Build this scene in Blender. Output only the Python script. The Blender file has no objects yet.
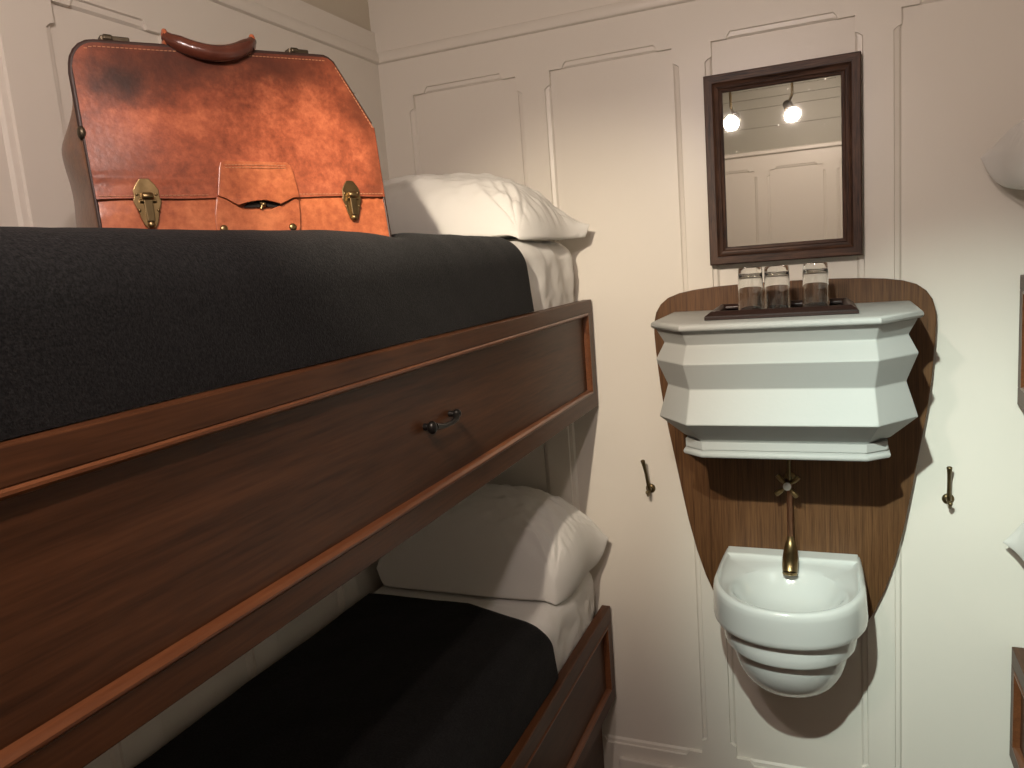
import bpy, math, random
from mathutils import Vector, Matrix, noise
random.seed(7)
S = bpy.context.scene
C = S.collection
PI = math.pi

# ------------------------------------------------------------------ mesh builder
class MB:
    def __init__(s): s.v = []; s.f = []
    def add(s, vs, fs):
        o = len(s.v); s.v += [tuple(v) for v in vs]; s.f += [tuple(i + o for i in f) for f in fs]; return s
    def box(s, x0, x1, y0, y1, z0, z1):
        vs = [(x, y, z) for z in (z0, z1) for y in (y0, y1) for x in (x0, x1)]
        return s.add(vs, [(0, 2, 3, 1), (4, 5, 7, 6), (0, 1, 5, 4), (1, 3, 7, 5), (3, 2, 6, 7), (2, 0, 4, 6)])
    def loft(s, rings, close=True, cap0=True, cap1=True):
        n = len(rings[0]); vs = [p for r in rings for p in r]; fs = []
        for i in range(len(rings) - 1):
            for j in range(n if close else n - 1):
                a = i * n + j; b = i * n + (j + 1) % n
                fs.append((a, b, b + n, a + n))
        if cap0: fs.append(tuple(range(n))[::-1])
        if cap1: fs.append(tuple(range((len(rings) - 1) * n, len(rings) * n)))
        return s.add(vs, fs)
    def tube(s, pts, r, n=12, caps=True):
        pts = [Vector(p) for p in pts]
        rs = r if isinstance(r, (list, tuple)) else [r] * len(pts)
        t = (pts[1] - pts[0]).normalized()
        a = t.orthogonal().normalized(); rings = []
        for i, p in enumerate(pts):
            if i == 0: d = pts[1] - pts[0]
            elif i == len(pts) - 1: d = pts[-1] - pts[-2]
            else: d = (pts[i + 1] - p).normalized() + (p - pts[i - 1]).normalized()
            d.normalize(); a = (a - d * a.dot(d)).normalized(); b = d.cross(a)
            rings.append([p + (a * math.cos(k * 2 * PI / n) + b * math.sin(k * 2 * PI / n)) * rs[i] for k in range(n)])
        return s.loft(rings, True, caps, caps)
    def lathe(s, prof, n=32, org=(0, 0, 0), axis=(0, 0, 1), cap0=True, cap1=True):
        ax = Vector(axis).normalized(); a = ax.orthogonal().normalized(); b = ax.cross(a); o = Vector(org)
        rings = [[o + ax * h + (a * math.cos(k * 2 * PI / n) + b * math.sin(k * 2 * PI / n)) * r for k in range(n)] for r, h in prof]
        return s.loft(rings, True, cap0, cap1)
    def prism(s, poly, f0, f1):
        return s.loft([[f0(*p) for p in poly], [f1(*p) for p in poly]])
    def ball(s, c, r, n=16, sq=(1, 1, 1)):
        c = Vector(c); rings = []
        for i in range(1, n):
            t = PI * i / n
            rings.append([c + Vector((r * math.sin(t) * math.cos(k * 2 * PI / n) * sq[0], r * math.sin(t) * math.sin(k * 2 * PI / n) * sq[1], -r * math.cos(t) * sq[2])) for k in range(n)])
        return s.loft(rings)
    def grid(s, fn, nu, nv):
        vs = [fn(i / nu, j / nv) for j in range(nv + 1) for i in range(nu + 1)]
        fs = [(j * (nu + 1) + i, j * (nu + 1) + i + 1, (j + 1) * (nu + 1) + i + 1, (j + 1) * (nu + 1) + i) for j in range(nv) for i in range(nu)]
        return s.add(vs, fs)
    def xf(s, fn): s.v = [tuple(fn(*v)) for v in s.v]; return s

def obj(name, mb, mat, parent=None, smooth=None, bevel=0, solid=0, merge=False):
    me = bpy.data.meshes.new(name)
    me.from_pydata([tuple(v) for v in mb.v], [], mb.f)
    me.validate()
    import bmesh
    bm = bmesh.new(); bm.from_mesh(me)
    if merge: bmesh.ops.remove_doubles(bm, verts=bm.verts, dist=1e-5)
    bmesh.ops.recalc_face_normals(bm, faces=bm.faces)
    bm.to_mesh(me); bm.free()
    me.materials.append(mat)
    o = bpy.data.objects.new(name, me); C.objects.link(o)
    if parent is not None: o.parent = parent
    if solid:
        m = o.modifiers.new('solid', 'SOLIDIFY'); m.thickness = solid; m.offset = -1
    if bevel:
        m = o.modifiers.new('bevel', 'BEVEL'); m.width = bevel; m.segments = 2; m.limit_method = 'ANGLE'; m.angle_limit = math.radians(35)
    if smooth is not None:
        me.shade_smooth()
        if smooth < 180: me.set_sharp_from_angle(angle=math.radians(smooth))
    return o

def tag(o, label, cat, group=None):
    o['label'] = label; o['category'] = cat
    if group: o['group'] = group
    return o
def thing(name, label, cat, loc=(0, 0, 0), group=None, mat=None):
    o = bpy.data.objects.new(name, None); C.objects.link(o); o.empty_display_size = .05
    if mat is not None: o.matrix_world = mat
    else: o.location = loc
    return tag(o, label, cat, group)
def struct(name, mb, mat, **k):
    o = obj(name, mb, mat, **k); o['kind'] = 'structure'; return o

# ------------------------------------------------------------------ materials
def newmat(name):
    m = bpy.data.materials.new(name); m.use_nodes = True
    nt = m.node_tree; b = nt.nodes['Principled BSDF']
    return m, nt, b
def simple(name, col, rough=.5, metal=0, spec=.5, bump=0, bscale=200, coat=0, mottled=0, mscale=8):
    m, nt, b = newmat(name)
    b.inputs['Base Color'].default_value = (*col, 1); b.inputs['Roughness'].default_value = rough
    b.inputs['Metallic'].default_value = metal; b.inputs['Specular IOR Level'].default_value = spec
    b.inputs['Coat Weight'].default_value = coat
    tc = nt.nodes.new('ShaderNodeTexCoord')
    if mottled:
        n = nt.nodes.new('ShaderNodeTexNoise'); n.inputs['Scale'].default_value = mscale; n.inputs['Detail'].default_value = 4
        nt.links.new(tc.outputs['Object'], n.inputs['Vector'])
        mx = nt.nodes.new('ShaderNodeMix'); mx.data_type = 'RGBA'
        mx.inputs['A'].default_value = (*[c * (1 - mottled) for c in col], 1); mx.inputs['B'].default_value = (*[min(1, c * (1 + mottled)) for c in col], 1)
        nt.links.new(n.outputs['Fac'], mx.inputs['Factor']); nt.links.new(mx.outputs['Result'], b.inputs['Base Color'])
    if bump:
        n = nt.nodes.new('ShaderNodeTexNoise'); n.inputs['Scale'].default_value = bscale; n.inputs['Detail'].default_value = 3
        nt.links.new(tc.outputs['Object'], n.inputs['Vector'])
        bp = nt.nodes.new('ShaderNodeBump'); bp.inputs['Strength'].default_value = bump; bp.inputs['Distance'].default_value = .002
        nt.links.new(n.outputs['Fac'], bp.inputs['Height']); nt.links.new(bp.outputs['Normal'], b.inputs['Normal'])
    return m
def wood(name, dark, light, stretch, scale=1.0, rough=.35, contrast=(.3, .7), bump=.12, coat=.15):
    m, nt, b = newmat(name); N = nt.nodes; L = nt.links
    tc = N.new('ShaderNodeTexCoord'); mp = N.new('ShaderNodeMapping'); mp.inputs['Scale'].default_value = [s * scale for s in stretch]
    L.new(tc.outputs['Object'], mp.inputs['Vector'])
    n1 = N.new('ShaderNodeTexNoise'); n1.inputs['Scale'].default_value = 1; n1.inputs['Detail'].default_value = 7; n1.inputs['Roughness'].default_value = .62; n1.inputs['Distortion'].default_value = .4
    L.new(mp.outputs['Vector'], n1.inputs['Vector'])
    n2 = N.new('ShaderNodeTexNoise'); n2.inputs['Scale'].default_value = 5; n2.inputs['Detail'].default_value = 3
    L.new(mp.outputs['Vector'], n2.inputs['Vector'])
    ad = N.new('ShaderNodeMath'); ad.operation = 'MULTIPLY_ADD'; ad.inputs[1].default_value = .45; 
    L.new(n2.outputs['Fac'], ad.inputs[0]); 
    mu = N.new('ShaderNodeMath'); mu.operation = 'MULTIPLY'; mu.inputs[1].default_value = .55
    L.new(n1.outputs['Fac'], mu.inputs[0]); L.new(mu.outputs[0], ad.inputs[2])
    cr = N.new('ShaderNodeValToRGB'); cr.color_ramp.elements[0].position = contrast[0]; cr.color_ramp.elements[1].position = contrast[1]
    cr.color_ramp.elements[0].color = (*dark, 1); cr.color_ramp.elements[1].color = (*light, 1)
    L.new(ad.outputs[0], cr.inputs['Fac']); L.new(cr.outputs['Color'], b.inputs['Base Color'])
    b.inputs['Roughness'].default_value = rough; b.inputs['Coat Weight'].default_value = coat; b.inputs['Coat Roughness'].default_value = .3; b.inputs['Specular IOR Level'].default_value = .27
    bp = N.new('ShaderNodeBump'); bp.inputs['Strength'].default_value = bump; bp.inputs['Distance'].default_value = .001
    L.new(ad.outputs[0], bp.inputs['Height']); L.new(bp.outputs['Normal'], b.inputs['Normal'])
    return m
def cloth(name, col, sheen=.3, weave=900, bump=.25, rough=.9, speck=0, scol=(.3, .3, .3)):
    m, nt, b = newmat(name); N = nt.nodes; L = nt.links
    b.inputs['Base Color'].default_value = (*col, 1); b.inputs['Roughness'].default_value = rough
    b.inputs['Specular IOR Level'].default_value = .2
    b.inputs['Sheen Weight'].default_value = sheen; b.inputs['Sheen Roughness'].default_value = .5
    tc = N.new('ShaderNodeTexCoord')
    n = N.new('ShaderNodeTexNoise'); n.inputs['Scale'].default_value = weave; n.inputs['Detail'].default_value = 2
    L.new(tc.outputs['Object'], n.inputs['Vector'])
    bp = N.new('ShaderNodeBump'); bp.inputs['Strength'].default_value = bump; bp.inputs['Distance'].default_value = .001
    L.new(n.outputs['Fac'], bp.inputs['Height']); L.new(bp.outputs['Normal'], b.inputs['Normal'])
    if speck:
        n2 = N.new('ShaderNodeTexNoise'); n2.inputs['Scale'].default_value = 260; n2.inputs['Detail'].default_value = 5; n2.inputs['Roughness'].default_value = .75
        L.new(tc.outputs['Object'], n2.inputs['Vector'])
        cr = N.new('ShaderNodeValToRGB'); cr.color_ramp.elements[0].position = .42; cr.color_ramp.elements[1].position = .8
        cr.color_ramp.elements[0].color = (*col, 1); cr.color_ramp.elements[1].color = (*scol, 1)
        L.new(n2.outputs['Fac'], cr.inputs['Fac']); L.new(cr.outputs['Color'], b.inputs['Base Color'])
    return m
def leather(name, base, dark, light, stains):
    m, nt, b = newmat(name); N = nt.nodes; L = nt.links
    tc = N.new('ShaderNodeTexCoord'); 
    n1 = N.new('ShaderNodeTexNoise'); n1.inputs['Scale'].default_value = 14; n1.inputs['Detail'].default_value = 8; n1.inputs['Roughness'].default_value = .65
    L.new(tc.outputs['Object'], n1.inputs['Vector'])
    cr = N.new('ShaderNodeValToRGB'); e = cr.color_ramp.elements
    e[0].position = .36; e[0].color = (*dark, 1); e[1].position = .64; e[1].color = (*light, 1)
    k = e.new(.5); k.color = (*base, 1)
    n4 = N.new('ShaderNodeTexNoise'); n4.inputs['Scale'].default_value = 95; n4.inputs['Detail'].default_value = 6; n4.inputs['Roughness'].default_value = .7
    L.new(tc.outputs['Object'], n4.inputs['Vector'])
    mm = N.new('ShaderNodeMath'); mm.operation = 'MULTIPLY_ADD'; mm.inputs[1].default_value = .42; L.new(n4.outputs['Fac'], mm.inputs[0])
    m5 = N.new('ShaderNodeMath'); m5.operation = 'MULTIPLY'; m5.inputs[1].default_value = .58; L.new(n1.outputs['Fac'], m5.inputs[0]); L.new(m5.outputs[0], mm.inputs[2])
    L.new(mm.outputs[0], cr.inputs['Fac']); col = cr.outputs['Color']
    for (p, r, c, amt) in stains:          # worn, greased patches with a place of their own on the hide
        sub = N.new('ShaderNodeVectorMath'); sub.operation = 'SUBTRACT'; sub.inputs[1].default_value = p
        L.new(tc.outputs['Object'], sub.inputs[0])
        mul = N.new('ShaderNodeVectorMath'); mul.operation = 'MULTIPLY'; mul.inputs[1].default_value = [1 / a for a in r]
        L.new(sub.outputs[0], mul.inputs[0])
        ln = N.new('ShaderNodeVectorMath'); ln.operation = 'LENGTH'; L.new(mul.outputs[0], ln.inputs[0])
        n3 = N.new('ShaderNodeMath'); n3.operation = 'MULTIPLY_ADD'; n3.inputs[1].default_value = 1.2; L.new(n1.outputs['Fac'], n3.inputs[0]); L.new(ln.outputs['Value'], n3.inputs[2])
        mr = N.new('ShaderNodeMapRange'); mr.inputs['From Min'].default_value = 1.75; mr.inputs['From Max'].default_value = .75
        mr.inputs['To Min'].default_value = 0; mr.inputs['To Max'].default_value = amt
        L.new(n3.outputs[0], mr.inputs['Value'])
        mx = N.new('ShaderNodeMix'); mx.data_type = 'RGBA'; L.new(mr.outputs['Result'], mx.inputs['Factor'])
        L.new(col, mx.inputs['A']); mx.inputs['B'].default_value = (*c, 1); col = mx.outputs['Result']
    L.new(col, b.inputs['Base Color'])
    b.inputs['Roughness'].default_value = .34; b.inputs['Coat Weight'].default_value = .3; b.inputs['Coat Roughness'].default_value = .25
    n2 = N.new('ShaderNodeTexNoise'); n2.inputs['Scale'].default_value = 160; n2.inputs['Detail'].default_value = 5
    L.new(tc.outputs['Object'], n2.inputs['Vector'])
    bp = N.new('ShaderNodeBump'); bp.inputs['Strength'].default_value = .3; bp.inputs['Distance'].default_value = .0012
    L.new(n2.outputs['Fac'], bp.inputs['Height']); L.new(bp.outputs['Normal'], b.inputs['Normal'])
    return m

M = {}
M['wall'] = simple('cream_enamel_paint', (.72, .675, .605), .34, bump=.04, bscale=30, mottled=.02, mscale=3)
M['beige2'] = simple('pale_beige_paint', (.56, .50, .40), .5)
M['beige'] = simple('beige_paint', (.33, .315, .26), .5, bump=.03, bscale=40)
M['ceil'] = simple('ceiling_paint', (.46, .43, .35), .55)
M['floor'] = wood('floor_boards', (.05, .025, .012), (.12, .06, .03), (25, 1.5, 25), rough=.5)
M['mahog'] = wood('mahogany', (.037, .0120, .0040), (.102, .037, .0134), (40, 2.2, 40), rough=.40, contrast=(.32, .68), coat=.0)
M['mahog_v'] = wood('mahogany_upright', (.037, .0120, .0040), (.102, .037, .0134), (40, 40, 2.2), rough=.40, contrast=(.32, .68), coat=.0)
M['bead'] = wood('mahogany_bead', (.092, .030, .012), (.185, .069, .028), (40, 3, 40), rough=.3, contrast=(.3, .7))
M['oak_v'] = wood('brown_oak', (.045, .019, .008), (.155, .074, .030), (150, 60, 3.0), rough=.42, contrast=(.32, .66), bump=.25, coat=.08)
M['frame_oak'] = wood('dark_oak', (.018, .008, .005), (.105, .05, .03), (28, 28, 28), rough=.34, contrast=(.35, .66), bump=.3)
M['frame_h'] = wood('dark_oak_grain_across', (.014, .006, .004), (.105, .050, .029), (6, 90, 110), rough=.45, contrast=(.38, .64), bump=.35, coat=0)
M['frame_v'] = wood('dark_oak_grain_up', (.014, .006, .004), (.105, .050, .029), (110, 90, 6), rough=.45, contrast=(.38, .64), bump=.35, coat=0)
M['tray'] = wood('tray_wood', (.012, .006, .005), (.035, .016, .012), (5, 70, 70), rough=.3)
M['white'] = cloth('white_cotton', (.74, .725, .69), sheen=.1, weave=1500, bump=.12, rough=.85)
M['black'] = cloth('black_wool', (.0016, .0015, .0017), sheen=.035, weave=420, bump=1.0, speck=1, scol=(.022, .0212, .022))
M['porcelain'] = simple('white_porcelain', (.64, .655, .63), .10, spec=.5, coat=.5)
M['cab'] = simple('white_gloss_enamel', (.40, .405, .388), .58, spec=.22, bump=.15, bscale=90)
M['brass'] = simple('aged_brass', (.25, .175, .085), .36, metal=1, bump=.1, bscale=120, mottled=.35, mscale=60)
M['copper'] = simple('tarnished_copper_pipe', (.30, .15, .09), .38, metal=1, mottled=.3, mscale=50)
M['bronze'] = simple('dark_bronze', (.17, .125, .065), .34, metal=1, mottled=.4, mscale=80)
M['iron'] = simple('black_iron', (.018, .016, .015), .32, metal=.6)
M['button'] = simple('porcelain_button', (.8, .79, .75), .15)
M['lug'] = simple('tarnished_metal', (.10, .08, .055), .45, metal=.9, mottled=.4, mscale=90)
M['dkleather'] = simple('dark_leather_edge', (.03, .012, .008), .55, bump=.2)
M['hleather'] = simple('handle_leather', (.085, .024, .014), .24, bump=.2, mottled=.45, mscale=40, coat=.3)
M['thread'] = simple('tan_thread', (.42, .21, .11), .8)
M['dark'] = simple('slot_shadow_paint', (.012, .007, .005), .9)  # near-black for the shadow painted into the lock gap
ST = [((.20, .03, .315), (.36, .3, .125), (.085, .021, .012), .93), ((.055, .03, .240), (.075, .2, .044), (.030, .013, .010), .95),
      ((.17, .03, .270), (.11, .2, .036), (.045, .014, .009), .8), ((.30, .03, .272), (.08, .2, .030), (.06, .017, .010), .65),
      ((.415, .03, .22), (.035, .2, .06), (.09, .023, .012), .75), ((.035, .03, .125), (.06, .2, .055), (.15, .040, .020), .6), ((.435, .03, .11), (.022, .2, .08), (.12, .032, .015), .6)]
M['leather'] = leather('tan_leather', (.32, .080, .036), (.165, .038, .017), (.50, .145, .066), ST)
M['leather2'] = leather('tan_leather_low', (.40, .110, .043), (.24, .056, .022), (.56, .18, .073), [])
M['leather_shaded'] = leather('shaded_gusset_leather', (.16, .075, .04), (.10, .045, .024), (.22, .10, .055), [])  # same hide as the body, the gusset's shade put into a darker colour
m, nt, b = newmat('mirror_silver')
b.inputs['Metallic'].default_value = 1; b.inputs['Roughness'].default_value = .015; b.inputs['Base Color'].default_value = (.80, .80, .75, 1)
tc = nt.nodes.new('ShaderNodeTexCoord'); vo = nt.nodes.new('ShaderNodeTexNoise'); vo.inputs['Scale'].default_value = 120; vo.inputs['Detail'].default_value = 2
nt.links.new(tc.outputs['Object'], vo.inputs['Vector'])
cr = nt.nodes.new('ShaderNodeValToRGB'); cr.color_ramp.elements[0].position = .76; cr.color_ramp.elements[1].position = .86
cr.color_ramp.elements[0].color = (.015, .015, .015, 1); cr.color_ramp.elements[1].color = (.45, .45, .45, 1)
nt.links.new(vo.outputs['Fac'], cr.inputs['Fac']); nt.links.new(cr.outputs['Color'], b.inputs['Roughness'])
M['mirror'] = m
m, nt, b = newmat('clear_glass')
b.inputs['Transmission Weight'].default_value = 1; b.inputs['Roughness'].default_value = .0; b.inputs['IOR'].default_value = 1.45
b.inputs['Base Color'].default_value = (.97, .98, .97, 1)
M['glass'] = m
def emit(name, col, st):
    m, nt, b = newmat(name); b.inputs['Base Color'].default_value = (.8, .8, .8, 1)
    b.inputs['Emission Color'].default_value = (*col, 1); b.inputs['Emission Strength'].default_value = st; return m
M['bulb'] = emit('lamp_face', (1, .83, .75), 630)

# ------------------------------------------------------------------ room shell
XL, XR, YF, ZF, ZC = -.6, 1.6, -3.7, -.06, 2.62
def panelled(mp, a0, a1, z0, z1, panels, pz0=.09, pz1=2.023, depth=.0125):
    """wall skin in (a, z); panels = [(a0, a1)], recessed fields in a frame whose arrises carry stopped chamfers"""
    mb = MB(); s, t, c = .036, .010, .0165
    edges = [a0]
    for i in range(len(panels) - 1): edges.append((panels[i][1] + panels[i + 1][0]) / 2)
    edges.append(a1)
    for i, (p0, p1) in enumerate(panels):
        e0, e1 = edges[i], edges[i + 1]
        def side(A, B, nrm):
            d = Vector((B[0] - A[0], B[1] - A[1])); L = d.length; d.normalize(); n = Vector(nrm)
            base, top = [], []
            for dist, off in ((0, 0), (s, 0), (s + t * .4, .55 * c), (s + t, c), (L - s - t, c), (L - s - t * .4, .55 * c), (L - s, 0)):
                q = Vector(A) + d * dist; base.append(tuple(q)); top.append(tuple(q + n * off))
            return base, top
        cs = [(p0, pz0), (p1, pz0), (p1, pz1), (p0, pz1)]; ns = [(0, -1), (1, 0), (0, 1), (-1, 0)]
        base, top = [], []
        for k in range(4):
            bb, tt = side(cs[k], cs[(k + 1) % 4], ns[k]); base += bb; top += tt
        n = len(base)
        o = len(mb.v)
        def mix(f): return [(b_[0] + (t_[0] - b_[0]) * f, b_[1] + (t_[1] - b_[1]) * f) for b_, t_ in zip(base, top)]
        levels = [(1, 0), (.88, .0050), (.30, .0066), (.0, depth)]
        for f, dd in levels: mb.v += [mp(a, z, dd) for a, z in mix(f)]
        for q in range(len(levels) - 1):
            for k in range(n):
                k2 = (k + 1) % n; mb.f.append((o + q * n + k, o + q * n + k2, o + (q + 1) * n + k2, o + (q + 1) * n + k))
        mb.f.append(tuple(range(o + (len(levels) - 1) * n, o + len(levels) * n)))
        cell = [(e0, z0), (e1, z0), (e1, z1), (e0, z1)]
        o2 = len(mb.v); mb.v += [mp(a, z, 0) for a, z in cell]
        m7 = n // 4
        for k in range(4):
            chain = [o + (k * m7 + j) % n for j in range(m7 + 1)]
            mb.f.append(tuple([o2 + k, o2 + (k + 1) % 4] + chain[::-1]))
    return mb
back_p = [(-.495, -.177), (-.079, .247), (.343, .667), (.763, 1.085), (1.183, 1.505)]
struct('wall_back', panelled(lambda a, z, d: (a, d, z), XL - .05, XR + .05, ZF, ZC, back_p), M['wall'])
left_p = [(-3.5, -3.2), (-3.1, -2.8), (-2.7, -2.4), (-2.3, -2.01), (-1.91, -1.60), (-1.49, -1.166), (-1.05, -.81), (-.70, -.46), (-.37, -.13)]
struct('wall_left', panelled(lambda a, z, d: (XL - d, a, z), YF, 0, ZF, 2.21, left_p), M['wall'])
struct('wall_right', panelled(lambda a, z, d: (XR + d, a, z), YF, 0, ZF, 2.21, left_p), M['wall'])
front_p = [(-.555, -.32), (-.22, .115), (.215, .555), (.655, .985), (1.085, 1.42)]
struct('wall_front', panelled(lambda a, z, d: (a, YF - d, z), XL, XR, ZF, 2.135, front_p), M['wall'])
struct('floor', MB().box(XL - .05, XR + .05, YF - .05, .05, ZF - .05, ZF), M['floor'])
struct('ceiling', MB().box(XL - .05, XR + .05, YF - .05, .05, ZC, ZC + .03), M['ceil'])
def boards(f, z0, z1, cuts):            # painted boarding with grooves
    mb = MB(); zs = [z0] + cuts + [z1]
    for a, b_ in zip(zs, zs[1:]): mb.add(*f(a + (.0012 if a != z0 else 0), b_ - (.0012 if b_ != z1 else 0)))
    return mb
def slab(x0, x1, y0, y1):
    def f(z0, z1):
        k = MB().box(x0, x1, y0, y1, z0, z1); return k.v, k.f
    return f
struct('trim_1', boards(slab(XL - .05, XL - .012, YF, 0), 2.21, ZC, [2.42]), M['beige2'])
struct('trim_2', boards(slab(XR + .012, XR + .05, YF, 0), 2.21, ZC, [2.42]), M['beige2'])
struct('trim_3', boards(slab(XL, XR, YF - .05, YF - .01), 2.135, ZC, [2.31, 2.437, 2.50, 2.56]), M['beige'])
def cornice(mp, a0, a1):
    prof = [(0, 2.123), (.009, 2.1255), (.012, 2.130), (.012, 2.149), (.009, 2.1535), (0, 2.156)]
    return MB().loft([[mp(a, z, d) for d, z in prof] for a in (a0, a1)])
struct('trim_4', cornice(lambda a, z, d: (a, -d, z), XL, XR), M['wall'], smooth=40)
struct('trim_5', cornice(lambda a, z, d: (XL + d, a, z), YF, 0), M['wall'], smooth=40)
struct('trim_6', cornice(lambda a, z, d: (XR - d, a, z), YF, 0), M['wall'], smooth=40)
struct('trim_7', cornice(lambda a, z, d: (a, YF + d * 1.8, z), XL, XR), M['wall'], smooth=40)
struct('baseboard_back', MB().box(.0, 1., -.014, 0, ZF, .035), M['wall'], bevel=.004)
struct('baseboard_front', MB().box(XL, XR, YF, YF + .014, ZF, .035), M['wall'], bevel=.004)

# ------------------------------------------------------------------ bunks (profile in x: side = +1 left bunk, mirrored for the right)
YE = -1.95
def mir(right):
    return (lambda x: 1 - x) if right else (lambda x: x)
def make_bunk(right, zt, zb, top_w, bot_w, upper, label):
    X = mir(right)
    def B(mb, x0, x1, *r): a, c = sorted((X(x0), X(x1))); return mb.box(a, c, *r)
    t = thing('bunk', label, 'bunk', (X(-.3), -1.0, ZF if not upper else zb), group=None)
    L = t.location
    def loc(mb): return mb.xf(lambda x, y, z: (x - L.x, y - L.y, z - L.z))
    for z0, z1 in ((zt - top_w, zt), (zb, zb + bot_w)):
        fr = MB(); B(fr, -.026, 0, YE, -.003, z0, z1); obj('rail', loc(fr), M['mahog'], t, bevel=.0018)
    for y0, y1 in ((-.041, -.003), (YE, YE + .04)):
        st = MB(); B(st, -.026, 0, y0, y1, zb + bot_w, zt - top_w); obj('stile', loc(st), M['mahog_v'], t, bevel=.0015)
    pn = MB(); B(pn, -.026, -.0125, YE + .04, -.041, zb + bot_w, zt - top_w); obj('panel', loc(pn), M['mahog'], t)
    # bead round the panel: rounded, standing just proud of the frame
    y0, y1, z0, z1 = YE + .04, -.041, zb + bot_w, zt - top_w
    prof = [(.0, -.0125), (.0, .0005), (.0025, .0022), (.0055, .0022), (.0085, -.001), (.0105, -.0055), (.0115, -.0125)]   # (inward distance, x)
    rings = []
    for ins, xx in prof:
        rings.append([(X(xx), y0 + ins, z0 + ins), (X(xx), y1 - ins, z0 + ins), (X(xx), y1 - ins, z1 - ins), (X(xx), y0 + ins, z1 - ins)])
    obj('moulding', loc(MB().loft(rings, True, False, False)), M['bead'], t, smooth=30)
    bs = MB()
    if upper:
        B(bs, -.597, -.0265, YE, -.003, zb + .012, zb + .034)
        B(bs, -.597, -.57, YE, -.003, zb + .034, zt - .03)
        B(bs, -.57, -.0265, YE, YE + .022, zb + .034, zt - .02)
        obj('bunk_base', loc(bs), M['wall'], t, bevel=.002)
    else:
        B(bs, -.597, -.0265, YE, -.003, zt - .06, zt - .038)
        B(bs, -.57, -.0265, YE, YE + .022, zb, zt - .06)
        obj('bunk_base', loc(bs), M['mahog'], t, bevel=.002)
        pl = MB(); B(pl, -.597, -.05, YE, -.003, ZF, zt - .0605); obj('plinth', loc(pl), M['mahog'], t, bevel=.002)
    return t, loc
ub, uloc = make_bunk(False, 1.410, 1.113, .034, .041, True, 'upper left dark mahogany bunk with small black pull handle, under the leather bag')
lb, lloc = make_bunk(False, .517, .228, .045, .043, False, 'lower left dark mahogany bunk near the floor')
make_bunk(True, 1.410, 1.113, .034, .041, True, 'upper right mahogany bunk showing only its board end at picture edge')
make_bunk(True, .517, .228, .045, .043, False, 'lower right mahogany bunk corner at bottom right picture edge')
# pull handle of the upper left bunk
hb = MB()
ya, yb, zh = -.957, -.866, 1.267
hb.tube([(-.0125, yb, zh + .004), (.004, yb, zh + .004), (.011, yb, zh + .002)], [.0062, .0052, .0055], 14)
hb.tube([(-.0125, ya, zh + .001), (.010, ya, zh + .001)], [.0065, .006], 14)
hb.tube([(.010, yb + .001, zh + .004), (.014, yb - .010, zh - .004), (.0145, -.895, zh - .006), (.0145, -.925, zh - .005), (.013, ya + .006, zh)], [.0072, .0052, .0042, .0045, .0065], 14)
hb.ball((.011, ya - .001, zh), .0108, 16, (.8, .85, 1.05))
hb.ball((.010, yb + .002, zh + .004), .0082, 16)
hb.xf(lambda x, y, z: (x - .0085, y, z))
obj('pull_handle', uloc(hb), M['iron'], ub, smooth=50)

# ------------------------------------------------------------------ mattresses (in their white sheets) and blankets
def fbm(p, s=1.0): return noise.fractal(Vector(p) * s, 1.0, 2.0, 4)
def side_profile(s, zt, zbase, xin, xout, r, off=0):
    """s 0..1 from wall side along the top, round the shoulder and down the corridor side"""
    Lt = (xout - r) - xin; La = r * PI / 2; Ls = (zt - r) - zbase; T = Lt + La + Ls; d = s * T
    if d < Lt: return xin + d, zt + off, 0, 1
    if d < Lt + La:
        a = (d - Lt) / r; return xout - r + (r + off) * math.sin(a), zt - r + (r + off) * math.cos(a), math.sin(a), math.cos(a)
    return xout + off, zt - r - (d - Lt - La), 1, 0
def dent(x, y):       # the bag's weight presses the bedding down
    px, py = x + .300, y + 1.274
    u = px * .5 + py * .8660254; v = -px * .8660254 + py * .5
    du = max(0, .015 - u, u - .42); dv = max(0, .018 - v, v - .20)
    return math.exp(-(math.hypot(du, dv) / .03) ** 2)
def rise(y): return .0085 * max(0, min(1, (-y - .45) / .8))
def make_mattress(right, zt, zbase, label, cat='mattress'):
    X = mir(right)
    t = thing('mattress', label, cat, (X(-.3), -1.0, zbase))
    hasbag = zt > 1 and not right
    mb = MB(); ny, ns = 150, 70; rings = []
    for j in range(ny + 1):
        w = j / ny; y = YE + .035 + (-.028 - YE - .035) * (1 - (1 - w) ** 1.0)
        ring = []
        for i in range(ns + 1):
            x, z, nx, nz = side_profile(i / ns, zt, zbase, -.565, -.034, .055)
            # bedding tucked in: pulls and folds near the head end
            fall = max(0, min(1, (y + .5) / .12))
            wv = (fbm((x * 3, y * 14 + z * 6, z * 5)) * .007 + fbm((x * 9, y * 22 - z * 30, z * 17)) * .003) * fall * (nx * 1.0 + .3 * nz)
            crease = abs(math.sin((y * 30 + z * 9 + 1.5 * fbm((y * 5, z * 5, 3))))) ** 6 * .003 * fall * nx
            e = min(1, (-.028 - y) / .03); rnd = (1 - math.sqrt(max(0, 1 - (1 - e) ** 2))) * .02
            up = (rise(y) - (.028 * dent(x, y) if hasbag else 0)) * nz
            ring.append((X(x + nx * (wv + crease - rnd)), y, z + up + nz * (wv - rnd)))
        ring += [(X(-.034), y, zbase), (X(-.565), y, zbase)]
        rings.append(ring)
    L = t.location
    mb.loft(rings); mb.xf(lambda x, y, z: (x - L.x, y - L.y, z - L.z))
    obj('sheet', mb, M['white'], t, smooth=70)
    return t
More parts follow.
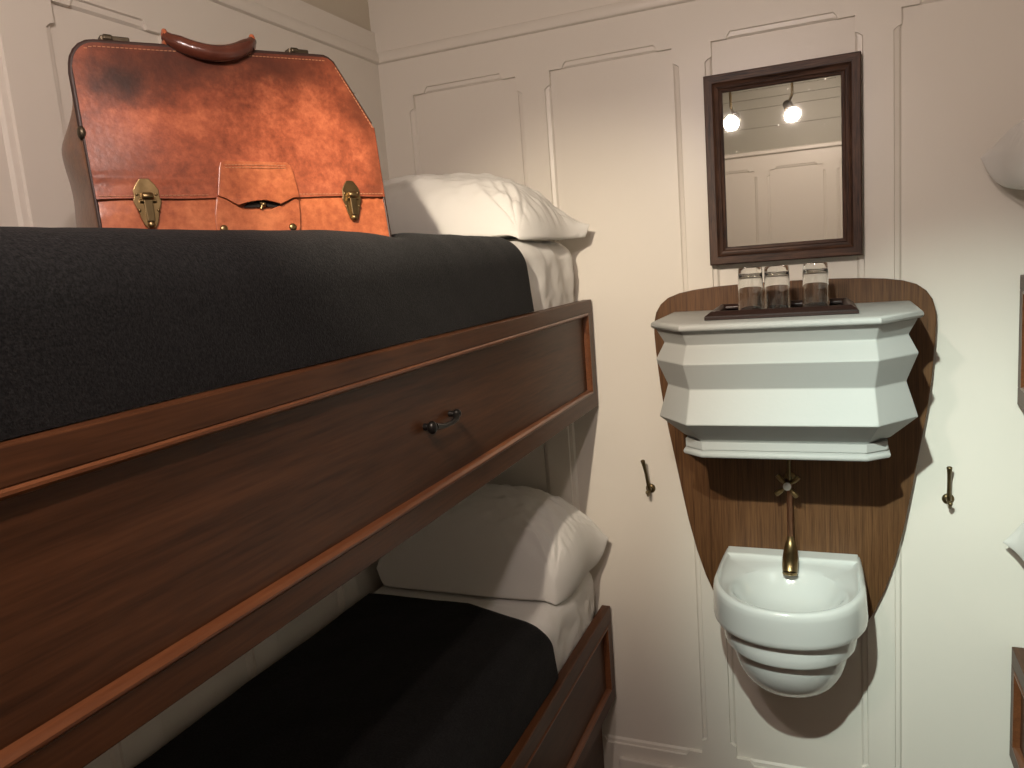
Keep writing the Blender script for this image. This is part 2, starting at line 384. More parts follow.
def make_blanket(right, zt, zbase, label, y_edge):
    X = mir(right); mb = MB(); ny, ns = 170, 80; rings = []
    y0 = YE + .04
    def P(s, y, off):
        x, z, nx, nz = side_profile(s, zt, zbase, -.562, -.026, .063)
        b = fbm((x * 5, y * 4, z * 5)) * .004
        sag = .003 * math.sin(y * 9)
        up = (rise(y) - (.028 * dent(x, y) if zt > 1 else 0)) * nz
        return X(x + nx * (b + off + sag * .3)), y, z + up + nz * (b * (1 - (dent(x, y) if zt > 1 else 0)) + off)
    for j in range(ny + 1):
        ring = []; w = j / ny
        for i in range(ns + 1):
            s = i / ns
            ye = y_edge(s); y = y0 + (ye - y0) * w
            ring.append(P(s, y, .007 if j not in (0, ny) else .0035))
        ring += [P(1 - i / ns, y0 + (y_edge(1 - i / ns) - y0) * w, .0005 if j not in (0, ny) else .0025) for i in range(ns + 1)]
        rings.append(ring)
    o = obj('blanket', mb.loft(rings), M['black'], None, smooth=60)
    return tag(o, label, 'blanket')
make_mattress(False, 1.574, 1.385, 'mattress in white sheet on the upper left bunk, beneath black blanket')
make_mattress(False, .660, .480, 'mattress in white creased sheet on the lower left bunk')
make_mattress(True, 1.574, 1.385, 'mattress in white sheet on the upper right bunk')
make_mattress(True, .660, .480, 'mattress in white sheet on the lower right bunk')
make_blanket(False, 1.578, 1.4115, 'black wool blanket on the upper left bunk under the leather bag', lambda s: -.405 + .012 * math.sin(s * 6) + (.02 * max(0, (s - .72) / .28)) - .02 * math.exp(-((s - .72) / .1) ** 2))
make_blanket(False, .664, .5185, 'black wool blanket on the lower left bunk in shade', lambda s: -.378 - .062 * max(0, min(1, (s - .45) / .3)) + .03 * max(0, (s - .8) / .2))

# ------------------------------------------------------------------ pillows
def make_pillow(right, cx, cy, a, b, zs, ht, hb_, rest, label, tilt=0.0, skew=0.0, seed=0, tip=(0, 0), soft=.16):
    X = mir(right); nu, nv = 150, 100
    L = Vector((X(cx), cy, rest))
    def P(u, v, top):
        U = math.copysign(1 - (1 - abs(u)) ** 1.35, u); V = math.copysign(1 - (1 - abs(v)) ** 1.35, v)
        px = a * U * (1 - .035 * (1 - V * V)); py = b * V * (1 - .04 * (1 - U * U))
        rc = soft * (1 if V < 0 else .25) if U > 0 else .04
        px, py = px * (1 - rc * V * V * U * U), py * (1 - rc * U * U * V * V)
        h = max(0, (1 - abs(U) ** 4.6)) ** .52 * max(0, (1 - abs(V) ** 6)) ** .5
        hl = max(0, (1 - abs(U) ** 20)) ** .6 * max(0, (1 - abs(V) ** 18)) ** .6
        dome = (1 - .22 * U * U) * (1 - .30 * V * V)
        # gathers running in from the corridor-side corners
        g = 0
        for cu, cv, am in ((1, -1, 1.0), (1, 1, .7), (-1, -1, .4)):
            dx, dy = (U - cu) * a, (V - cv) * b; r = math.hypot(dx, dy)
            ang = math.atan2(dy, dx)
            fr = math.exp(-(r / .16) ** 2) * min(1, r / .03)
            nn = noise.noise(Vector((ang * 2.2 + seed, r * 9, seed)))
            g += am * fr * (.0042 * math.sin(ang * 15 + 4.5 * nn + r * 14) + .0022 * math.sin(ang * 31 + 6 * nn))
            g += am * .0048 * math.exp(-(r / .20) ** 2) * min(1, r / .04) * (1 - abs(noise.noise(Vector((ang * 3.6 + seed * 3, r * 5, seed + 5))))) ** 9
        big = noise.noise(Vector((U * 1.7 + seed, V * 1.7, seed * 2))) * .010 + noise.noise(Vector((U * 4 + seed, V * 5, 9 + seed))) * .004
        # draw folds along the corridor-side end
        dr = math.exp(-((U - .80) / .13) ** 2) * math.sin(V * 15 + 2.5 * noise.noise(Vector((V * 3, U * 2, seed)))) * .0035
        sag = noise.noise(Vector((U * 2.5 + 3 * V + seed, V * 7 - U * 4, 4))) * .007 + .0022 * noise.noise(Vector((U * 7 + 6 * V + seed, V * 15 - U * 9, 2))) + .004 * noise.noise(Vector((U * 3 - 5 * V + seed, U * 9 + V * 4, 8)))
        seam = zs + tilt * V * b + skew * U * a + tip[1] * max(0, U) ** 4 * max(0, V) ** 4
        px += tip[0] * max(0, U) ** 4 * max(0, V) ** 4
        z = seam + ((ht * dome + big) * h + (g + dr + sag) * min(1, h * 1.6) if top else -hb_ * hl)
        xs = cx + px + .088; lowz = rest - (0 if xs < 0 else min(.013, .055 - math.sqrt(max(0, .055 ** 2 - min(xs, .054) ** 2))))
        z = max(z, lowz + .0035 + .002 * (1 - hl))
        return (X(cx + px) - L.x, py, z - L.z)
    mb = MB()
    mb.grid(lambda i, j: P(2 * i - 1, 2 * j - 1, True), nu, nv)
    mb.grid(lambda i, j: P(2 * i - 1, 2 * j - 1, False), nu, nv)
    o = obj('pillow', mb, M['white'], None, smooth=180, merge=True); o.location = L
    return tag(o, label, 'pillow')
make_pillow(False, -.285, -.225, .275, .175, 1.608, .150, .085, 1.585, 'plump white pillow on upper left bunk beside the leather bag', seed=1.3, tilt=-.03, skew=-.10, tip=(.046, .034))
make_pillow(False, -.288, -.187, .287, .157, .730, .185, .09, .664, 'plump white pillow on lower left bunk half in shadow', seed=4.1, tilt=.05, tip=(.03, -.0))
make_pillow(True, -.224, -.21, .29, .17, 1.655, .13, .075, 1.585, 'white pillow corner poking in at upper right picture edge', seed=2.2, tilt=.10, tip=(.02, .0), soft=.0)
make_pillow(True, -.270, -.20, .278, .165, .760, .23, .016, .664, 'white pillow corner poking in low at right picture edge', seed=6.4, tilt=.20, tip=(.03, .0), soft=.12)

# ------------------------------------------------------------------ leather bag
BU = Vector((.5, .8660254, 0)); BV = Vector((-.8660254, .5, 0))
Rm = Matrix(((BU.x, BV.x, 0, -.300), (BU.y, BV.y, 0, -1.274), (0, 0, 1, 1.5770), (0, 0, 0, 1)))
bag = thing('leather_bag', 'large worn tan leather travel bag with brass clasps standing on black blanket', 'bag', mat=Rm)
BW = .441
def ztop(u):
    if u < .034: t = 1 - u / .034; return .290 - .040 * (1 - math.sqrt(max(0, 1 - t * t)))
    if u < .372: return .290 + .012 * (u - .034) / .338
    if u < .386: return .302 - .008 * ((u - .372) / .014) ** 1.6
    return .294 - (.294 - .190) * ((u - .386) / (BW - .386)) ** 1.0
def vf(u, z):        # face of the bag
    zz = max(0, z); t = min(1, zz / .29)
    bulge = -.008 * math.sin(PI * min(1, t)) * math.sin(PI * min(1, max(0, u / BW))) + .0018 * noise.noise(Vector((u * 9, zz * 9, 2)))
    return .12 * zz + bulge
def vb(u, z):
    full = .185 - .22 * max(0, z); a = max(0, min(1, (u - .004) / .07)); a = a * a * (3 - 2 * a)
    k = max(0, min(1, (z - .150) / .055)); k = k * k * (3 - 2 * k)
    nar = full + (.12 * max(0, z) + .022 - full) * k
    return nar + (full - nar) * a
us = [BW * (1 - math.cos(PI * i / 60)) / 2 for i in range(61)]
def bagring(u, ins=0):
    zt = ztop(min(max(u, .0005), BW - .0005)) - ins; r = []
    nz = 22
    for k in range(nz + 1): z = zt * k / nz; r.append((u, vf(u, z) + ins + (.004 if z > .07 else 0), z))
    for k in range(1, 6): a = k / 6; r.append((u, vf(u, zt) + (vb(u, zt) - vf(u, zt)) * a, zt + .004 * math.sin(PI * a)))
    for k in range(nz + 1): z = zt * (1 - k / nz); r.append((u, vb(u, z) - ins, z))
    return [(p[0], p[1], p[2]) for p in r]
body = MB().loft([bagring(u, .003 if u in (us[0], us[-1]) else 0) for u in us])
obj('body', body.xf(lambda x, y, z: (x, y, z)), M['leather2'], bag, smooth=45)
# upper front cover, its own sheet lapping over the lower band
cov = MB(); rings = []
for u in us:
    zt = ztop(min(max(u, .0005), BW - .0005)); ring = []
    n = 40
    zlo = .0755 + .0008 * math.sin(u * 40)
    for k in range(n + 1):
        z = zlo + (max(zt, zlo + .01) - .002 - zlo) * k / n
        cre = -.0022 * math.exp(-((z - .106 + .012 * (u / BW)) / .004) ** 2) * (1 if u < .2 else .4)
        ring.append((u, vf(u, z) - .0028 + cre, z))
    for k in range(n + 1):
        z = zlo + (max(zt, zlo + .01) - .002 - zlo) * (1 - k / n); ring.append((u, vf(u, z) + .0045, z))
    rings.append(ring)
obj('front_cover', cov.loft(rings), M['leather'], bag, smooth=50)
# gusset at the near end, folded outwards
def gus(i, j):
    z = .003 + .245 * j; f = vf(0, z) + .002; b_ = vb(0, z); v = f + (b_ - f) * i
    w = math.sin(PI * i) ** .7 if 0 < i < 1 else 0
    prof = .004 + .0135 * math.exp(-((z - .150) / .05) ** 2) + .006 * math.exp(-((z - .05) / .03) ** 2)
    if z > .16: prof *= max(0, 1 - (z - .16) / .10)
    return (-.001 - prof * w, v, z)
obj('gusset', MB().grid(gus, 24, 40), M['leather_shaded'], bag, smooth=180, solid=.002)
def gus2(i, j):
    z = .003 + .175 * j; f = vf(BW, z) + .003; b_ = vb(BW, z); v = f + (b_ - f) * i
    return (BW + .0015 + .012 * math.sin(PI * i) * math.sin(PI * j), v, z)
obj('gusset', MB().grid(gus2, 24, 30), M['leather_shaded'], bag, smooth=180, solid=.002)
# opening frame: dark rim following the outline
path = [(-.001, z) for z in (.165, .19, .22, .245)] + [(u, ztop(max(u, .0005))) for u in (.0006, .003, .008, .015, .024, .034)]
path += [(.034 + .338 * k / 16, ztop(.034 + .338 * k / 16)) for k in range(1, 17)]
path += [(.379, ztop(.379)), (.386, ztop(.386)), (.40, ztop(.40)), (.42, ztop(.42)), (.438, ztop(.438) + .001)]
obj('frame', MB().tube([(u, vf(u, z) + .004, z - .0005) for u, z in path], .0045, 10), M['dkleather'], bag, smooth=60)
obj('frame_joint', MB().ball((-.002, vf(0, .165) + .002, .165), .0075, 14, (.8, 1, 1.3)), M['lug'], bag, smooth=60)
# piping down both front edges
for ue, z1 in ((-.0005, .165), (BW, .19)):
    obj('piping', MB().tube([(ue, vf(ue, z1 * k / 12) + .001, z1 * k / 12) for k in range(13)], .0026, 8), M['dkleather'], bag, smooth=60)
# stitching
def stitch(u, z, du, dz):
    d = Vector((du, 0, dz)).normalized() * .0019
    p = Vector((u, vf(u, z) - .0034, z)); stt.tube([p - d, p + d], .0006, 5)
stt = MB(); k = .02
while k < .372: stitch(k, ztop(k) - .0075, 1, .03); k += .0058
obj('stitching', stt, M['thread'], bag); stt = MB()
for k0, k1 in ((.006, .148), (.284, BW - .004)):
    k = k0; stt = MB()
    while k < k1: stitch(k, .0795, 1, 0); k += .0056
    if k0 < .1: obj('stitching', stt, M['thread'], bag)
obj('stitching', stt, M['thread'], bag); stt = MB()
k = .388
while k < BW - .004: stitch(k, ztop(k) - .007, 1, -1.8); k += .0027
obj('stitching', stt, M['thread'], bag)
# lock flap: torn upper tab over a lower plate, with the broken catch showing in the gap
def sheet(poly, off, th, name, mat, lift=None):
    def f0(u, z): return (u, vf(u, z) - off - th - (lift(u, z) if lift else 0), z)
    def f1(u, z): return (u, vf(u, z) - off - (lift(u, z) if lift else 0), z)
    return obj(name, MB().prism(poly, f0, f1), mat, bag, bevel=.0009)
low = [(.152, .030), (.154, .022), (.160, .0185), (.268, .0185), (.277, .021), (.281, .028), (.284, .050), (.285, .070), (.279, .073), (.262, .0655), (.250, .061), (.238, .057), (.215, .057), (.196, .058), (.187, .062), (.186, .068), (.180, .072), (.166, .0775), (.159, .076), (.153, .050)]
sheet(low, .0005, .0045, 'lock_plate', M['leather2'])
tabp = [(.187, .0635), (.200, .067), (.215, .0695), (.228, .070), (.243, .067), (.252, .064), (.262, .068), (.274, .0735), (.285, .074), (.2835, .090), (.281, .112), (.278, .123), (.272, .1275), (.178, .1285), (.171, .126), (.168, .118), (.163, .095), (.160, .078), (.172, .073), (.181, .067)]
sheet(tabp, .0042, .0042, 'lock_tab', M['leather2'], lambda u, z: .0055 * max(0, (.105 - z) / .04) * math.exp(-((u - .225) / .045) ** 2))
sheet([(.196, .060), (.258, .060), (.252, .0665), (.225, .0705), (.205, .0685)], .0028, .0012, 'slot_shadow', M['dark'])  # dark sheet painting the shadow in the gap below the tab
def on(u, z, off): return Vector((u, vf(u, z) - off, z))
cb = MB().tube([on(.223, .070, .004), on(.224, .062, .008), on(.221, .057, .008)], [.0022, .0028, .0018], 10)
cb.ball(on(.226, .064, .008), .0042, 12)
obj('broken_catch', cb, M['brass'], bag, smooth=60)
for u, z in ((.1625, .0295), (.2685, .0285)):
    obj('rivet', MB().lathe([(.0062, 0), (.0060, .0015), (.0045, .0030), (.0022, .0038)], 20, on(u, z, .004), (0, -1, 0)), M['brass'], bag, smooth=60)
k = MB()
for i in range(19):
    u = .178 + i * .005
    for zz in (.1225, .1185):
        p = on(u, zz, .0088); k.tube([p - Vector((.0016, 0, 0)), p + Vector((.0016, 0, 0))], .0006, 5)
obj('flap_stitching', k, M['thread'], bag)
# clasps
def clasp(u0, sc):
    shape = [(-.006, .034), (-.0125, .026), (-.017, .018), (-.0165, .010), (-.0185, .003), (-.0165, -.004), (-.0135, -.011), (-.012, -.020), (-.0085, -.030), (-.0045, -.0355)]
    pl = [(u0 + a * sc, .069 + c * sc) for a, c in shape] + [(u0 - a * sc, .069 + c * sc) for a, c in shape[::-1]]
    o = sheet(pl, .0025, .0025, 'clasp', M['brass'])
    mb = MB()   # hinged lever
    f0 = lambda u, z: (u, vf(u0, z) - .0165, z)
    mb.prism([(u0 - .0062 * sc, .069 + .006 * sc), (u0 + .0062 * sc, .069 + .006 * sc), (u0 + .0050 * sc, .069 - .026 * sc), (u0 - .0050 * sc, .069 - .026 * sc)], lambda u, z: (u, vf(u0, z) - .0095, z), lambda u, z: (u, vf(u0, z) - .005, z))
    a = obj('lever', mb, M['bronze'], o, bevel=.0012)
    mb = MB().lathe([(.004, -.0075 * sc), (.0055, -.006 * sc), (.0055, .006 * sc), (.004, .0075 * sc)], 16, on(u0, .069 + .009 * sc, .008), (1, 0, 0))
    mb.lathe([(.003, -.011 * sc), (.003, .011 * sc)], 12, on(u0, .069 + .003 * sc, .006), (1, 0, 0))
    obj('hinge', mb, M['brass'], o, smooth=50)
    mb = MB()
    for a_ in (-1, 1):
        for zz in (.012, -.010): mb.ball(on(u0 + a_ * .0125 * sc, .069 + zz * sc, .0045), .0024, 10)
    mb.ball(on(u0, .069 - .030 * sc, .006), .005 * sc, 12, (1, .7, 1.1))
    obj('stud', mb, M['brass'], o, smooth=60)
clasp(.0635, 1.0); clasp(.377, .93)
# top hardware and handle
for u0, u1 in ((.043, .081), (.316, .350)):
    z0 = ztop((u0 + u1) / 2)
    mb = MB().box(u0, u1, vf(u0, z0) + .008, vf(u0, z0) + .026, z0 - .002, z0 + .0115)
    mb.lathe([(.005, 0), (.005, .012)], 14, (u0 + .003, vf(u0, z0) + .008, z0 + .0075), (1, 0, 0))
    mb.box(u1, u1 + .009, vf(u0, z0) + .010, vf(u0, z0) + .022, z0 - .002, z0 + .002)
    obj('frame_lug', mb, M['lug'], bag, bevel=.002)
hp = []
for i in range(25):
    t = i / 24; u = .128 + .128 * t
    sagz = math.sin(PI * t) ** .75
    z = .3115 - .026 * sagz + .006 * (t - .5)
    v = vf(u, .295) + .004 - .020 * sagz
    hp.append((u, v, z))
hr = [.0072 + .0045 * min(1, math.sin(PI * i / 24) * 3) for i in range(25)]
hn = obj('handle', MB().tube(hp, hr, 16), M['hleather'], bag, smooth=60)
for s_ in (0, -1):
    p = Vector(hp[s_]); mb = MB()
    ring = [p + Vector((0, .0045 * math.sin(a * PI / 8), -.002 + .0085 * math.cos(a * PI / 8))) for a in range(17)]
    mb.tube(ring, .0038, 8)
    mb.tube([p + Vector((0, .004, -.006)), p + Vector((0, .012, -.026))], .004, 10)
    obj('handle_loop', mb, M['leather2'], bag, smooth=60)

# ------------------------------------------------------------------ washstand backboard
XC = .503
pts = []
half = [(.000, 1.4285), (.10, 1.4275), (.17, 1.4245), (.225, 1.4195), (.262, 1.413), (.290, 1.403), (.310, 1.387), (.323, 1.366), (.3295, 1.338), (.3305, 1.31),
        (.328, 1.26), (.322, 1.18), (.314, 1.11), (.303, 1.04), (.291, .97), (.277, .885), (.262, .80), (.243, .715), (.222, .645), (.195, .578), (.165, .525), (.13, .485), (.09, .452), (.05, .428), (0, .42)]
poly = [(XC + a, z) for a, z in half] + [(XC - a, z) for a, z in half[-2:0:-1]]
bb = MB().prism(poly, lambda x, z: (x - XC, -.022, z - .42), lambda x, z: (x - XC, -.0002, z - .42))
o = obj('washstand_backboard', bb, M['oak_v'], None, bevel=.003); o.location = (XC, 0, .42)
obj('batten', MB().box(-.12, .12, -.0002, .0123, .10, .92), M['oak_v'], o)
tag(o, 'shield-shaped brown oak backboard on the wall behind white basin and cabinet', 'board')

# ------------------------------------------------------------------ white cabinet with folded faceted front
def ring_c(z, ho, yo, hf, yf, yb=-.0235): return [(-ho, yb, z), (-ho, yo, z), (-hf, yf, z), (hf, yf, z), (ho, yo, z), (ho, yb, z)]
cabt = thing('wash_cabinet', 'white enamel wash cabinet with zigzag faceted front above the basin', 'cabinet', (XC, -.0235, 1.048))
def cl(r): return [(x, y + .0235, z - 1.048) for x, y, z in r]
lv = [(1.349, .2695, -.279, .194, -.374), (1.3155, .253, -.268, .189, -.348), (1.2785, .2705, -.288, .192, -.387), (1.2175, .249, -.271, .186, -.3505), (1.1435, .2705, -.281, .1915, -.381), (1.092, .222, -.243, .176, -.302), (1.088, .217, -.240, .174, -.298)]
obj('front', MB().loft([cl(ring_c(*l)) for l in lv]), M['cab'], cabt, bevel=.0022)
top = []
for k in range(9):
    a = -PI / 2 + PI * k / 8; r = .0082
    top.append(cl(ring_c(1.3575 + r * math.sin(a), .272 + r * math.cos(a), -.279 - r * math.cos(a) * .6, .194 + r * math.cos(a) * .3, -.383 - r * math.cos(a))))
obj('top_slab', MB().loft(top), M['cab'], cabt, smooth=35)
lows = [(1.088, .2135, -.272, .1715, -.307), (1.070, .2135, -.272, .1715, -.307), (1.069, .2105, -.270, .170, -.304), (1.0665, .2105, -.270, .170, -.304)]
for k in range(7):
    a = PI / 2 - PI * k / 6; r = .0065; lows.append((1.0585 + r * 1.15 * math.sin(a), .2125 + r * math.cos(a), -.272 - r * math.cos(a) * .6, .171 + r * .3 * math.cos(a), -.306 - r * math.cos(a)))
obj('bottom_moulding', MB().loft([cl(ring_c(*l)) for l in lows]), M['cab'], cabt, smooth=35)

# ------------------------------------------------------------------ tray and tumblers
tx, ty, tz = XC, -.198, 1.3662
tr = thing('tray', 'small dark wooden tray holding three glasses on the white cabinet', 'tray', (tx, ty, tz))
tr.rotation_euler = (0, 0, math.radians(1.5))
def rr(hx, hy, z): return [(-hx, -hy, z), (hx, -hy, z), (hx, hy, z), (-hx, hy, z)]
obj('base', MB().loft([rr(.156, .117, 0), rr(.156, .117, .0075), rr(.13, .092, .0075)]), M['tray'], tr, bevel=.001)
obj('rim', MB().loft([rr(.1555, .1165, .0078), rr(.1545, .1155, .0095), rr(.142, .104, .0185), rr(.138, .1, .0185), rr(.131, .093, .0125), rr(.131, .093, .0078)]), M['tray'], tr, bevel=.001)
def tumbler(x, y, label):
    o = thing('drinking_glass', label, 'glass', (x, y, tz + .0085), group='upturned tumblers on the tray')
    prof = [(.0268, 0), (.0285, .0), (.0287, .002), (.0262, .096), (.0245, .0985), (.0, .0985)]
    outer = [(.0285, .0), (.0287, .002), (.0279, .04), (.0268, .075), (.0262, .092), (.0250, .0975), (.020, .0985), (.0001, .0975)]
    inner = [(.0001, .084), (.018, .0845), (.0235, .081), (.0252, .074), (.0262, .04), (.0270, .002), (.0272, 0)]
    mb = MB().lathe(outer + inner + [outer[0]], 40, cap0=False, cap1=False)
    obj('bowl', mb, M['glass'], o, smooth=50, merge=True)
    return o
tumbler(.4400, -.215, 'leftmost of the three upturned tumblers on dark tray')
tumbler(.4970, -.213, 'middle one of the three upturned tumblers on dark tray')
tumbler(.5770, -.193, 'rightmost upturned tumbler standing apart on dark tray')

# ------------------------------------------------------------------ mirror
mt = thing('wall_mirror', 'rectangular mirror in dark oak frame hung above the glasses', 'mirror', (.502, -.0005, 1.479))
W2, Hm, fw = .1765, .459, .043
prof = [(0, -.0), (0, -.026), (.003, -.030), (.020, -.030), (.0225, -.026), (.026, -.024), (.033, -.0225), (.036, -.0185), (.041, -.017), (.043, -.0125), (.043, -.004)]
def mitre(side):
    rings = []
    for e in (0, 1):
        r = []
        for ins, y in prof:
            x0, x1, z0, z1 = -W2 + ins, W2 - ins, ins, Hm - ins
            c = {'b': [(x0, z0), (x1, z0)], 't': [(x1, z1), (x0, z1)], 'l': [(x0, z1), (x0, z0)], 'r': [(x1, z0), (x1, z1)]}[side][e]
            r.append((c[0], y, c[1]))
        rings.append(r)
    return MB().loft(rings)
for s_ in 'btlr': obj('frame', mitre(s_), M['frame_h' if s_ in 'bt' else 'frame_v'], mt, smooth=30)
obj('mirror_glass', MB().box(-W2 + fw - .004, W2 - fw + .004, -.0118, -.0085, fw - .004, Hm - fw + .004), M['mirror'], mt)
obj('backing', MB().box(-W2 + .02, W2 - .02, -.0083, -.001, .02, Hm - .02), M['frame_oak'], mt)

# ------------------------------------------------------------------ basin
bs = thing('wash_basin', 'white porcelain wall basin with stepped rounded underside beneath brass tap', 'basin', (XC, -.0221, .42))
def dplan(hw, d, n=72, k=.46):     # half plan: straight flanks, elliptical front
    pts = []; e = d * k
    for i in range(n + 1):
        t = PI * i / n; c, s_ = math.cos(t), math.sin(t)
        pts.append((hw * math.copysign(abs(c) ** .92, c), e + (d - e) * s_ ** .95))
    m = 8
    pre = [(hw * (1 - .03 * (1 - q / m) ** 2), e * q / m) for q in range(m)]
    return pre + pts + [(-x, y) for x, y in pre[::-1]]
def dring(z, hw, d, y0=0.0): return [(x, y0 - y, z - .42) for x, y in dplan(hw, d)]
sect = [(.405, .02, .08), (.407, .045, .115), (.414, .064, .150), (.428, .084, .190), (.448, .1005, .225), (.474, .1155, .254), (.502, .126, .276), (.532, .1325, .290), (.560, .1350, .296), (.5725, .1355, .297),
        (.5728, .1465, .314), (.575, .1510, .3215), (.580, .1532, .3245), (.600, .1545, .327), (.620, .155, .328), (.6325, .1552, .3285),
        (.6328, .167, .340), (.635, .1730, .3485), (.640, .1755, .3525), (.650, .176, .3545), (.680, .1742, .361), (.705, .1727, .366), (.7185, .1707, .3675), (.7250, .1672, .3655), (.7275, .1630, .3620), (.7278, .1605, .3585)]
outer = [dring(z, h, d) for z, h, d in sect]
def iring(z, hw, yb, d): return [(x, yb - y, z - .42) for x, y in dplan(hw, d)]     # bowl opening, set forward of the tap ledge
inner = []
rim_in = [(x, -y) for x, y in dplan(.1590, .312)]
rim_in += [(rim_in[-1][0] + (rim_in[0][0] - rim_in[-1][0]) * p / 14, rim_in[0][1]) for p in range(1, 14)]
cx0, cy0 = 0, -.152
for sc, mixf, dz in ((1, 0, 0), (.99, .05, -.0035), (.975, .12, -.0075), (.945, .4, -.0105), (.895, .8, -.0145), (.855, 1, -.0195), (.82, 1, -.028), (.77, 1, -.042), (.69, 1, -.060), (.58, 1, -.075), (.42, 1, -.087), (.22, 1, -.094), (.03, 1, -.096)):
    z = .7276 + dz      # rim lip, sunk deck, then an oval dish
    ring = []
    for x, y in rim_in:
        dx, dy = x - cx0, y - cy0; a = math.atan2(dy / .142, dx / .150)
        ex, ey = .150 * math.cos(a), .142 * math.sin(a)
        ring.append(((dx + (ex - dx) * mixf) * sc, cy0 - .042 + (dy + (ey - dy) * mixf) * sc, z - .42))
    inner.append(ring)
outer = [[(x, y, z) for x, y, z in r] + [(r[-1][0] + (r[0][0] - r[-1][0]) * p / 14, r[-1][1], r[0][2]) for p in range(1, 14)] for r in outer]
obj('bowl', MB().loft(outer + inner), M['porcelain'], bs, smooth=38)
obj('back_ledge', MB().loft([[(-.160, 0, .300), (-.160, -.046, .300), (.160, -.046, .300), (.160, 0, .300)], [(-.1585, 0, .3112), (-.1575, -.042, .3092), (.1575, -.042, .3092), (.1585, 0, .3112)], [(-.155, 0, .3122), (-.153, -.038, .3104), (.153, -.038, .3104), (.155, 0, .3122)]]), M['porcelain'], bs, bevel=.002)
dr = MB().lathe([(.014, 0), (.014, .003), (.010, .004)], 20, (0, -.195, .2125)); obj('drain', dr, M['brass'], bs, smooth=40)

# ------------------------------------------------------------------ tap
tp = thing('brass_tap', 'aged brass tap with cross handle on long pipe above the basin', 'tap', (XC, -.022, .70))
px_, py_ = .0015, -.045
obj('pipe', MB().tube([(px_, py_, z - .70) for z in (.925, .89, .86, .82, .78)], .0072, 16), M['copper'], tp, smooth=60)
obj('riser', MB().tube([(px_, py_, z - .70) for z in (1.0465, .99, .926)], .0045, 16), M['bronze'], tp, smooth=60)  # bronze in place of copper: shade under the cabinet put into the colour
sp = [(px_, py_, .088), (px_, py_, .078), (px_, py_ - .001, .066), (px_, py_ - .008, .050), (px_, py_ - .022, .036), (px_, py_ - .038, .027), (px_, py_ - .049, .019), (px_, py_ - .053, .012)]
obj('spout', MB().tube(sp, [.0074, .0095, .0135, .0172, .0195, .0195, .0185, .0175], 20), M['brass'], tp, smooth=60)
obj('nozzle', MB().lathe([(.0165, 0), (.0182, .003), (.0178, .007)], 20, (px_, py_ - .0545, .006), (0, .25, 1)), M['brass'], tp, smooth=40)
vc = Vector((px_ - .003, py_ - .030, .2275))
obj('valve_body', MB().lathe([(.0095, 0), (.0105, .004), (.0085, .012), (.0062, .018), (.0062, .026), (.009, .030), (.0095, .036), (.008, .042)], 24, (vc.x, py_ + .006, vc.z), (0, -1, 0)), M['brass'], tp, smooth=45)
obj('wall_flange', MB().lathe([(.015, 0), (.014, .003), (.006, .006), (.0055, .046)], 24, (px_, -.0003, .2275), (0, -1, 0)), M['brass'], tp, smooth=45)
hd = MB()
for a in (40, 130, 220, 310):
    d = Vector((math.cos(math.radians(a)), 0, math.sin(math.radians(a))))
    hd.tube([vc + d * .004, vc + d * .013, vc + d * .019, vc + d * .032, vc + d * .036], [.0045, .004, .0062, .0066, .0052], 14)
obj('cross_handle', hd, M['brass'], tp, smooth=50)
obj('button', MB().lathe([(.0098, 0), (.0100, .004), (.0088, .008), (.005, .0105), (.001, .0112)], 24, vc + Vector((0, -.003, 0)), (0, -1, 0)), M['button'], tp, smooth=50)

# ------------------------------------------------------------------ coat hooks
def hook(x, z, lean, label):
    t = thing('coat_hook', label, 'hook', (x, .0122, z), group='brass coat hooks')
    obj('rosette', MB().lathe([(.0135, 0), (.0135, .002), (.011, .005), (.006, .0065)], 28, (0, 0, 0), (0, -1, 0)), M['bronze'], t, smooth=45)
    up = [(0, -.004, 0), (0, -.013, .002), (lean * .15, -.018, .010), (lean * .35, -.0215, .026), (lean * .6, -.026, .050), (lean * .85, -.032, .070), (lean, -.038, .086)]
    mb = MB().tube(up, [.0065, .0065, .0056, .0045, .0042, .0046, .0062], 12); mb.ball((lean, -.0385, .0875), .0064, 12, (1, 1, .7))
    obj('prong', mb, M['bronze'], t, smooth=60)
    dn = [(0, -.012, .002), (0, -.020, -.006), (0, -.028, -.012), (0, -.037, -.010), (0, -.042, -.001)]
    mb = MB().tube(dn, [.005, .0042, .0038, .0038, .0046], 12); mb.ball((0, -.042, 0), .0055, 12)
    obj('lower_hook', mb, M['bronze'], t, smooth=60)
hook(.134, .874, -.009, 'small brass coat hook on the wall left of the oak backboard')
hook(.864, .877, -.002, 'small brass coat hook on the wall right of the oak backboard')

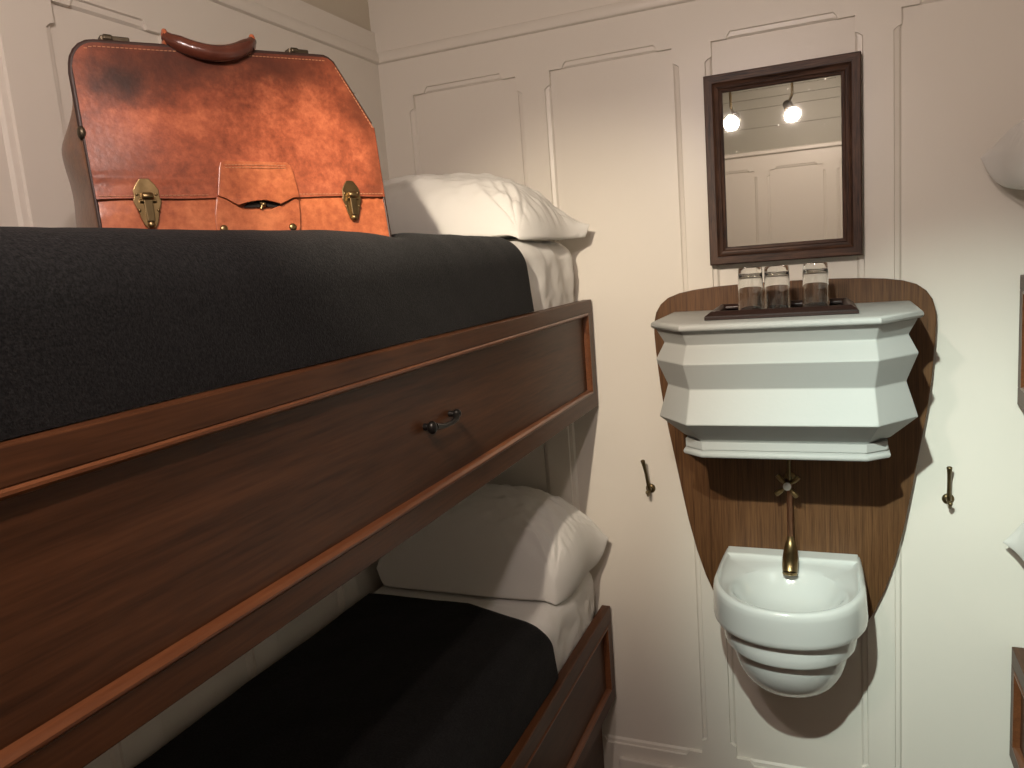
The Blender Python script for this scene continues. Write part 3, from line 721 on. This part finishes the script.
# ------------------------------------------------------------------ lamps hanging behind the viewer (two seen in the mirror, the third added for fill)
def lamp(x, y, z, aim, label, power, col, size, blend):
    t = thing('pendant_lamp', label, 'lamp', (x, y, ZC), group='reflector lamps hung from the ceiling')
    d = (Vector(aim) - Vector((x, y, z))).normalized(); p = Vector((0, 0, z - ZC))
    obj('ceiling_rose', MB().lathe([(.045, 0), (.045, -.012), (.012, -.022)], 28), M['bronze'], t, smooth=40)
    top_ = p - d * .105
    obj('stem', MB().tube([(0, 0, -.02), (0, 0, top_.z + .03), (top_.x * .5, top_.y * .5, top_.z + .008), top_], .006, 12), M['bronze'], t, smooth=60)
    obj('socket', MB().lathe([(.012, -.11), (.021, -.105), (.022, -.055), (.018, -.05)], 24, p, d), M['bronze'], t, smooth=40)
    obj('reflector', MB().lathe([(.016, -.052), (.022, -.035), (.031, -.012), (.0325, -.002)], 28, p, d, True, False), M['button'], t, smooth=60)
    obj('bulb', MB().lathe([(.0322, -.003), (.031, .002), (.024, .007), (.012, .0095), (.001, .010)], 28, p, d), M['bulb'], t, smooth=60)
    ld = bpy.data.lights.new('lamp_light', 'SPOT'); ld.energy = power; ld.color = col; ld.spot_size = math.radians(size); ld.spot_blend = blend; ld.shadow_soft_size = .014
    lo = bpy.data.objects.new('lamp_light', ld); C.objects.link(lo); lo.parent = t
    lo.location = p + d * .026; lo.rotation_euler = d.to_track_quat('-Z', 'Y').to_euler()
lamp(.45, -1.85, 2.09, (1.05, 0, .60), 'hanging reflector lamp, right one of two in the mirror', 200, (.83, 1, .90), 47, 1.0)
lamp(.18, -1.85, 2.09, (-.02, 0, 1.22), 'hanging reflector lamp, left one of two in the mirror', 90, (1, .87, .66), 44, 1.0)
lamp(.50, -2.55, 2.50, (.45, -3.7, 1.75), 'added unseen fill lamp turned to the far wall behind the viewer', 20, (1, .82, .72), 130, 1.0)  # added lamp, out of sight, brightens the wall that the mirror reflects

# ------------------------------------------------------------------ world, camera, view
w = bpy.data.worlds.new('world'); S.world = w; w.use_nodes = True
w.node_tree.nodes['Background'].inputs['Color'].default_value = (1, .85, .7, 1); w.node_tree.nodes['Background'].inputs['Strength'].default_value = .02
cam = bpy.data.cameras.new('camera'); co = bpy.data.objects.new('camera', cam); C.objects.link(co)
f_px, yaw, pit, roll = 772.163, -.402482, -.153478, -.0788266
fw_ = Vector((math.sin(yaw) * math.cos(pit), math.cos(yaw) * math.cos(pit), math.sin(pit)))
r0 = Vector((math.cos(yaw), -math.sin(yaw), 0)); u0 = r0.cross(fw_)
rt = r0 * math.cos(roll) + u0 * math.sin(roll); up_ = -r0 * math.sin(roll) + u0 * math.cos(roll)
mw = Matrix((rt, up_, -fw_)).transposed().to_4x4(); mw.translation = (.616705, -2.052121, 1.521974)
co.matrix_world = mw
cam.sensor_fit = 'HORIZONTAL'; cam.sensor_width = 36; cam.lens = f_px * 36 / 1024; cam.clip_start = .02
S.camera = co
S.view_settings.view_transform = 'Standard'; S.view_settings.look = 'None'; S.view_settings.gamma = 1; S.view_settings.use_curve_mapping = False
S.view_settings.exposure = 0.0
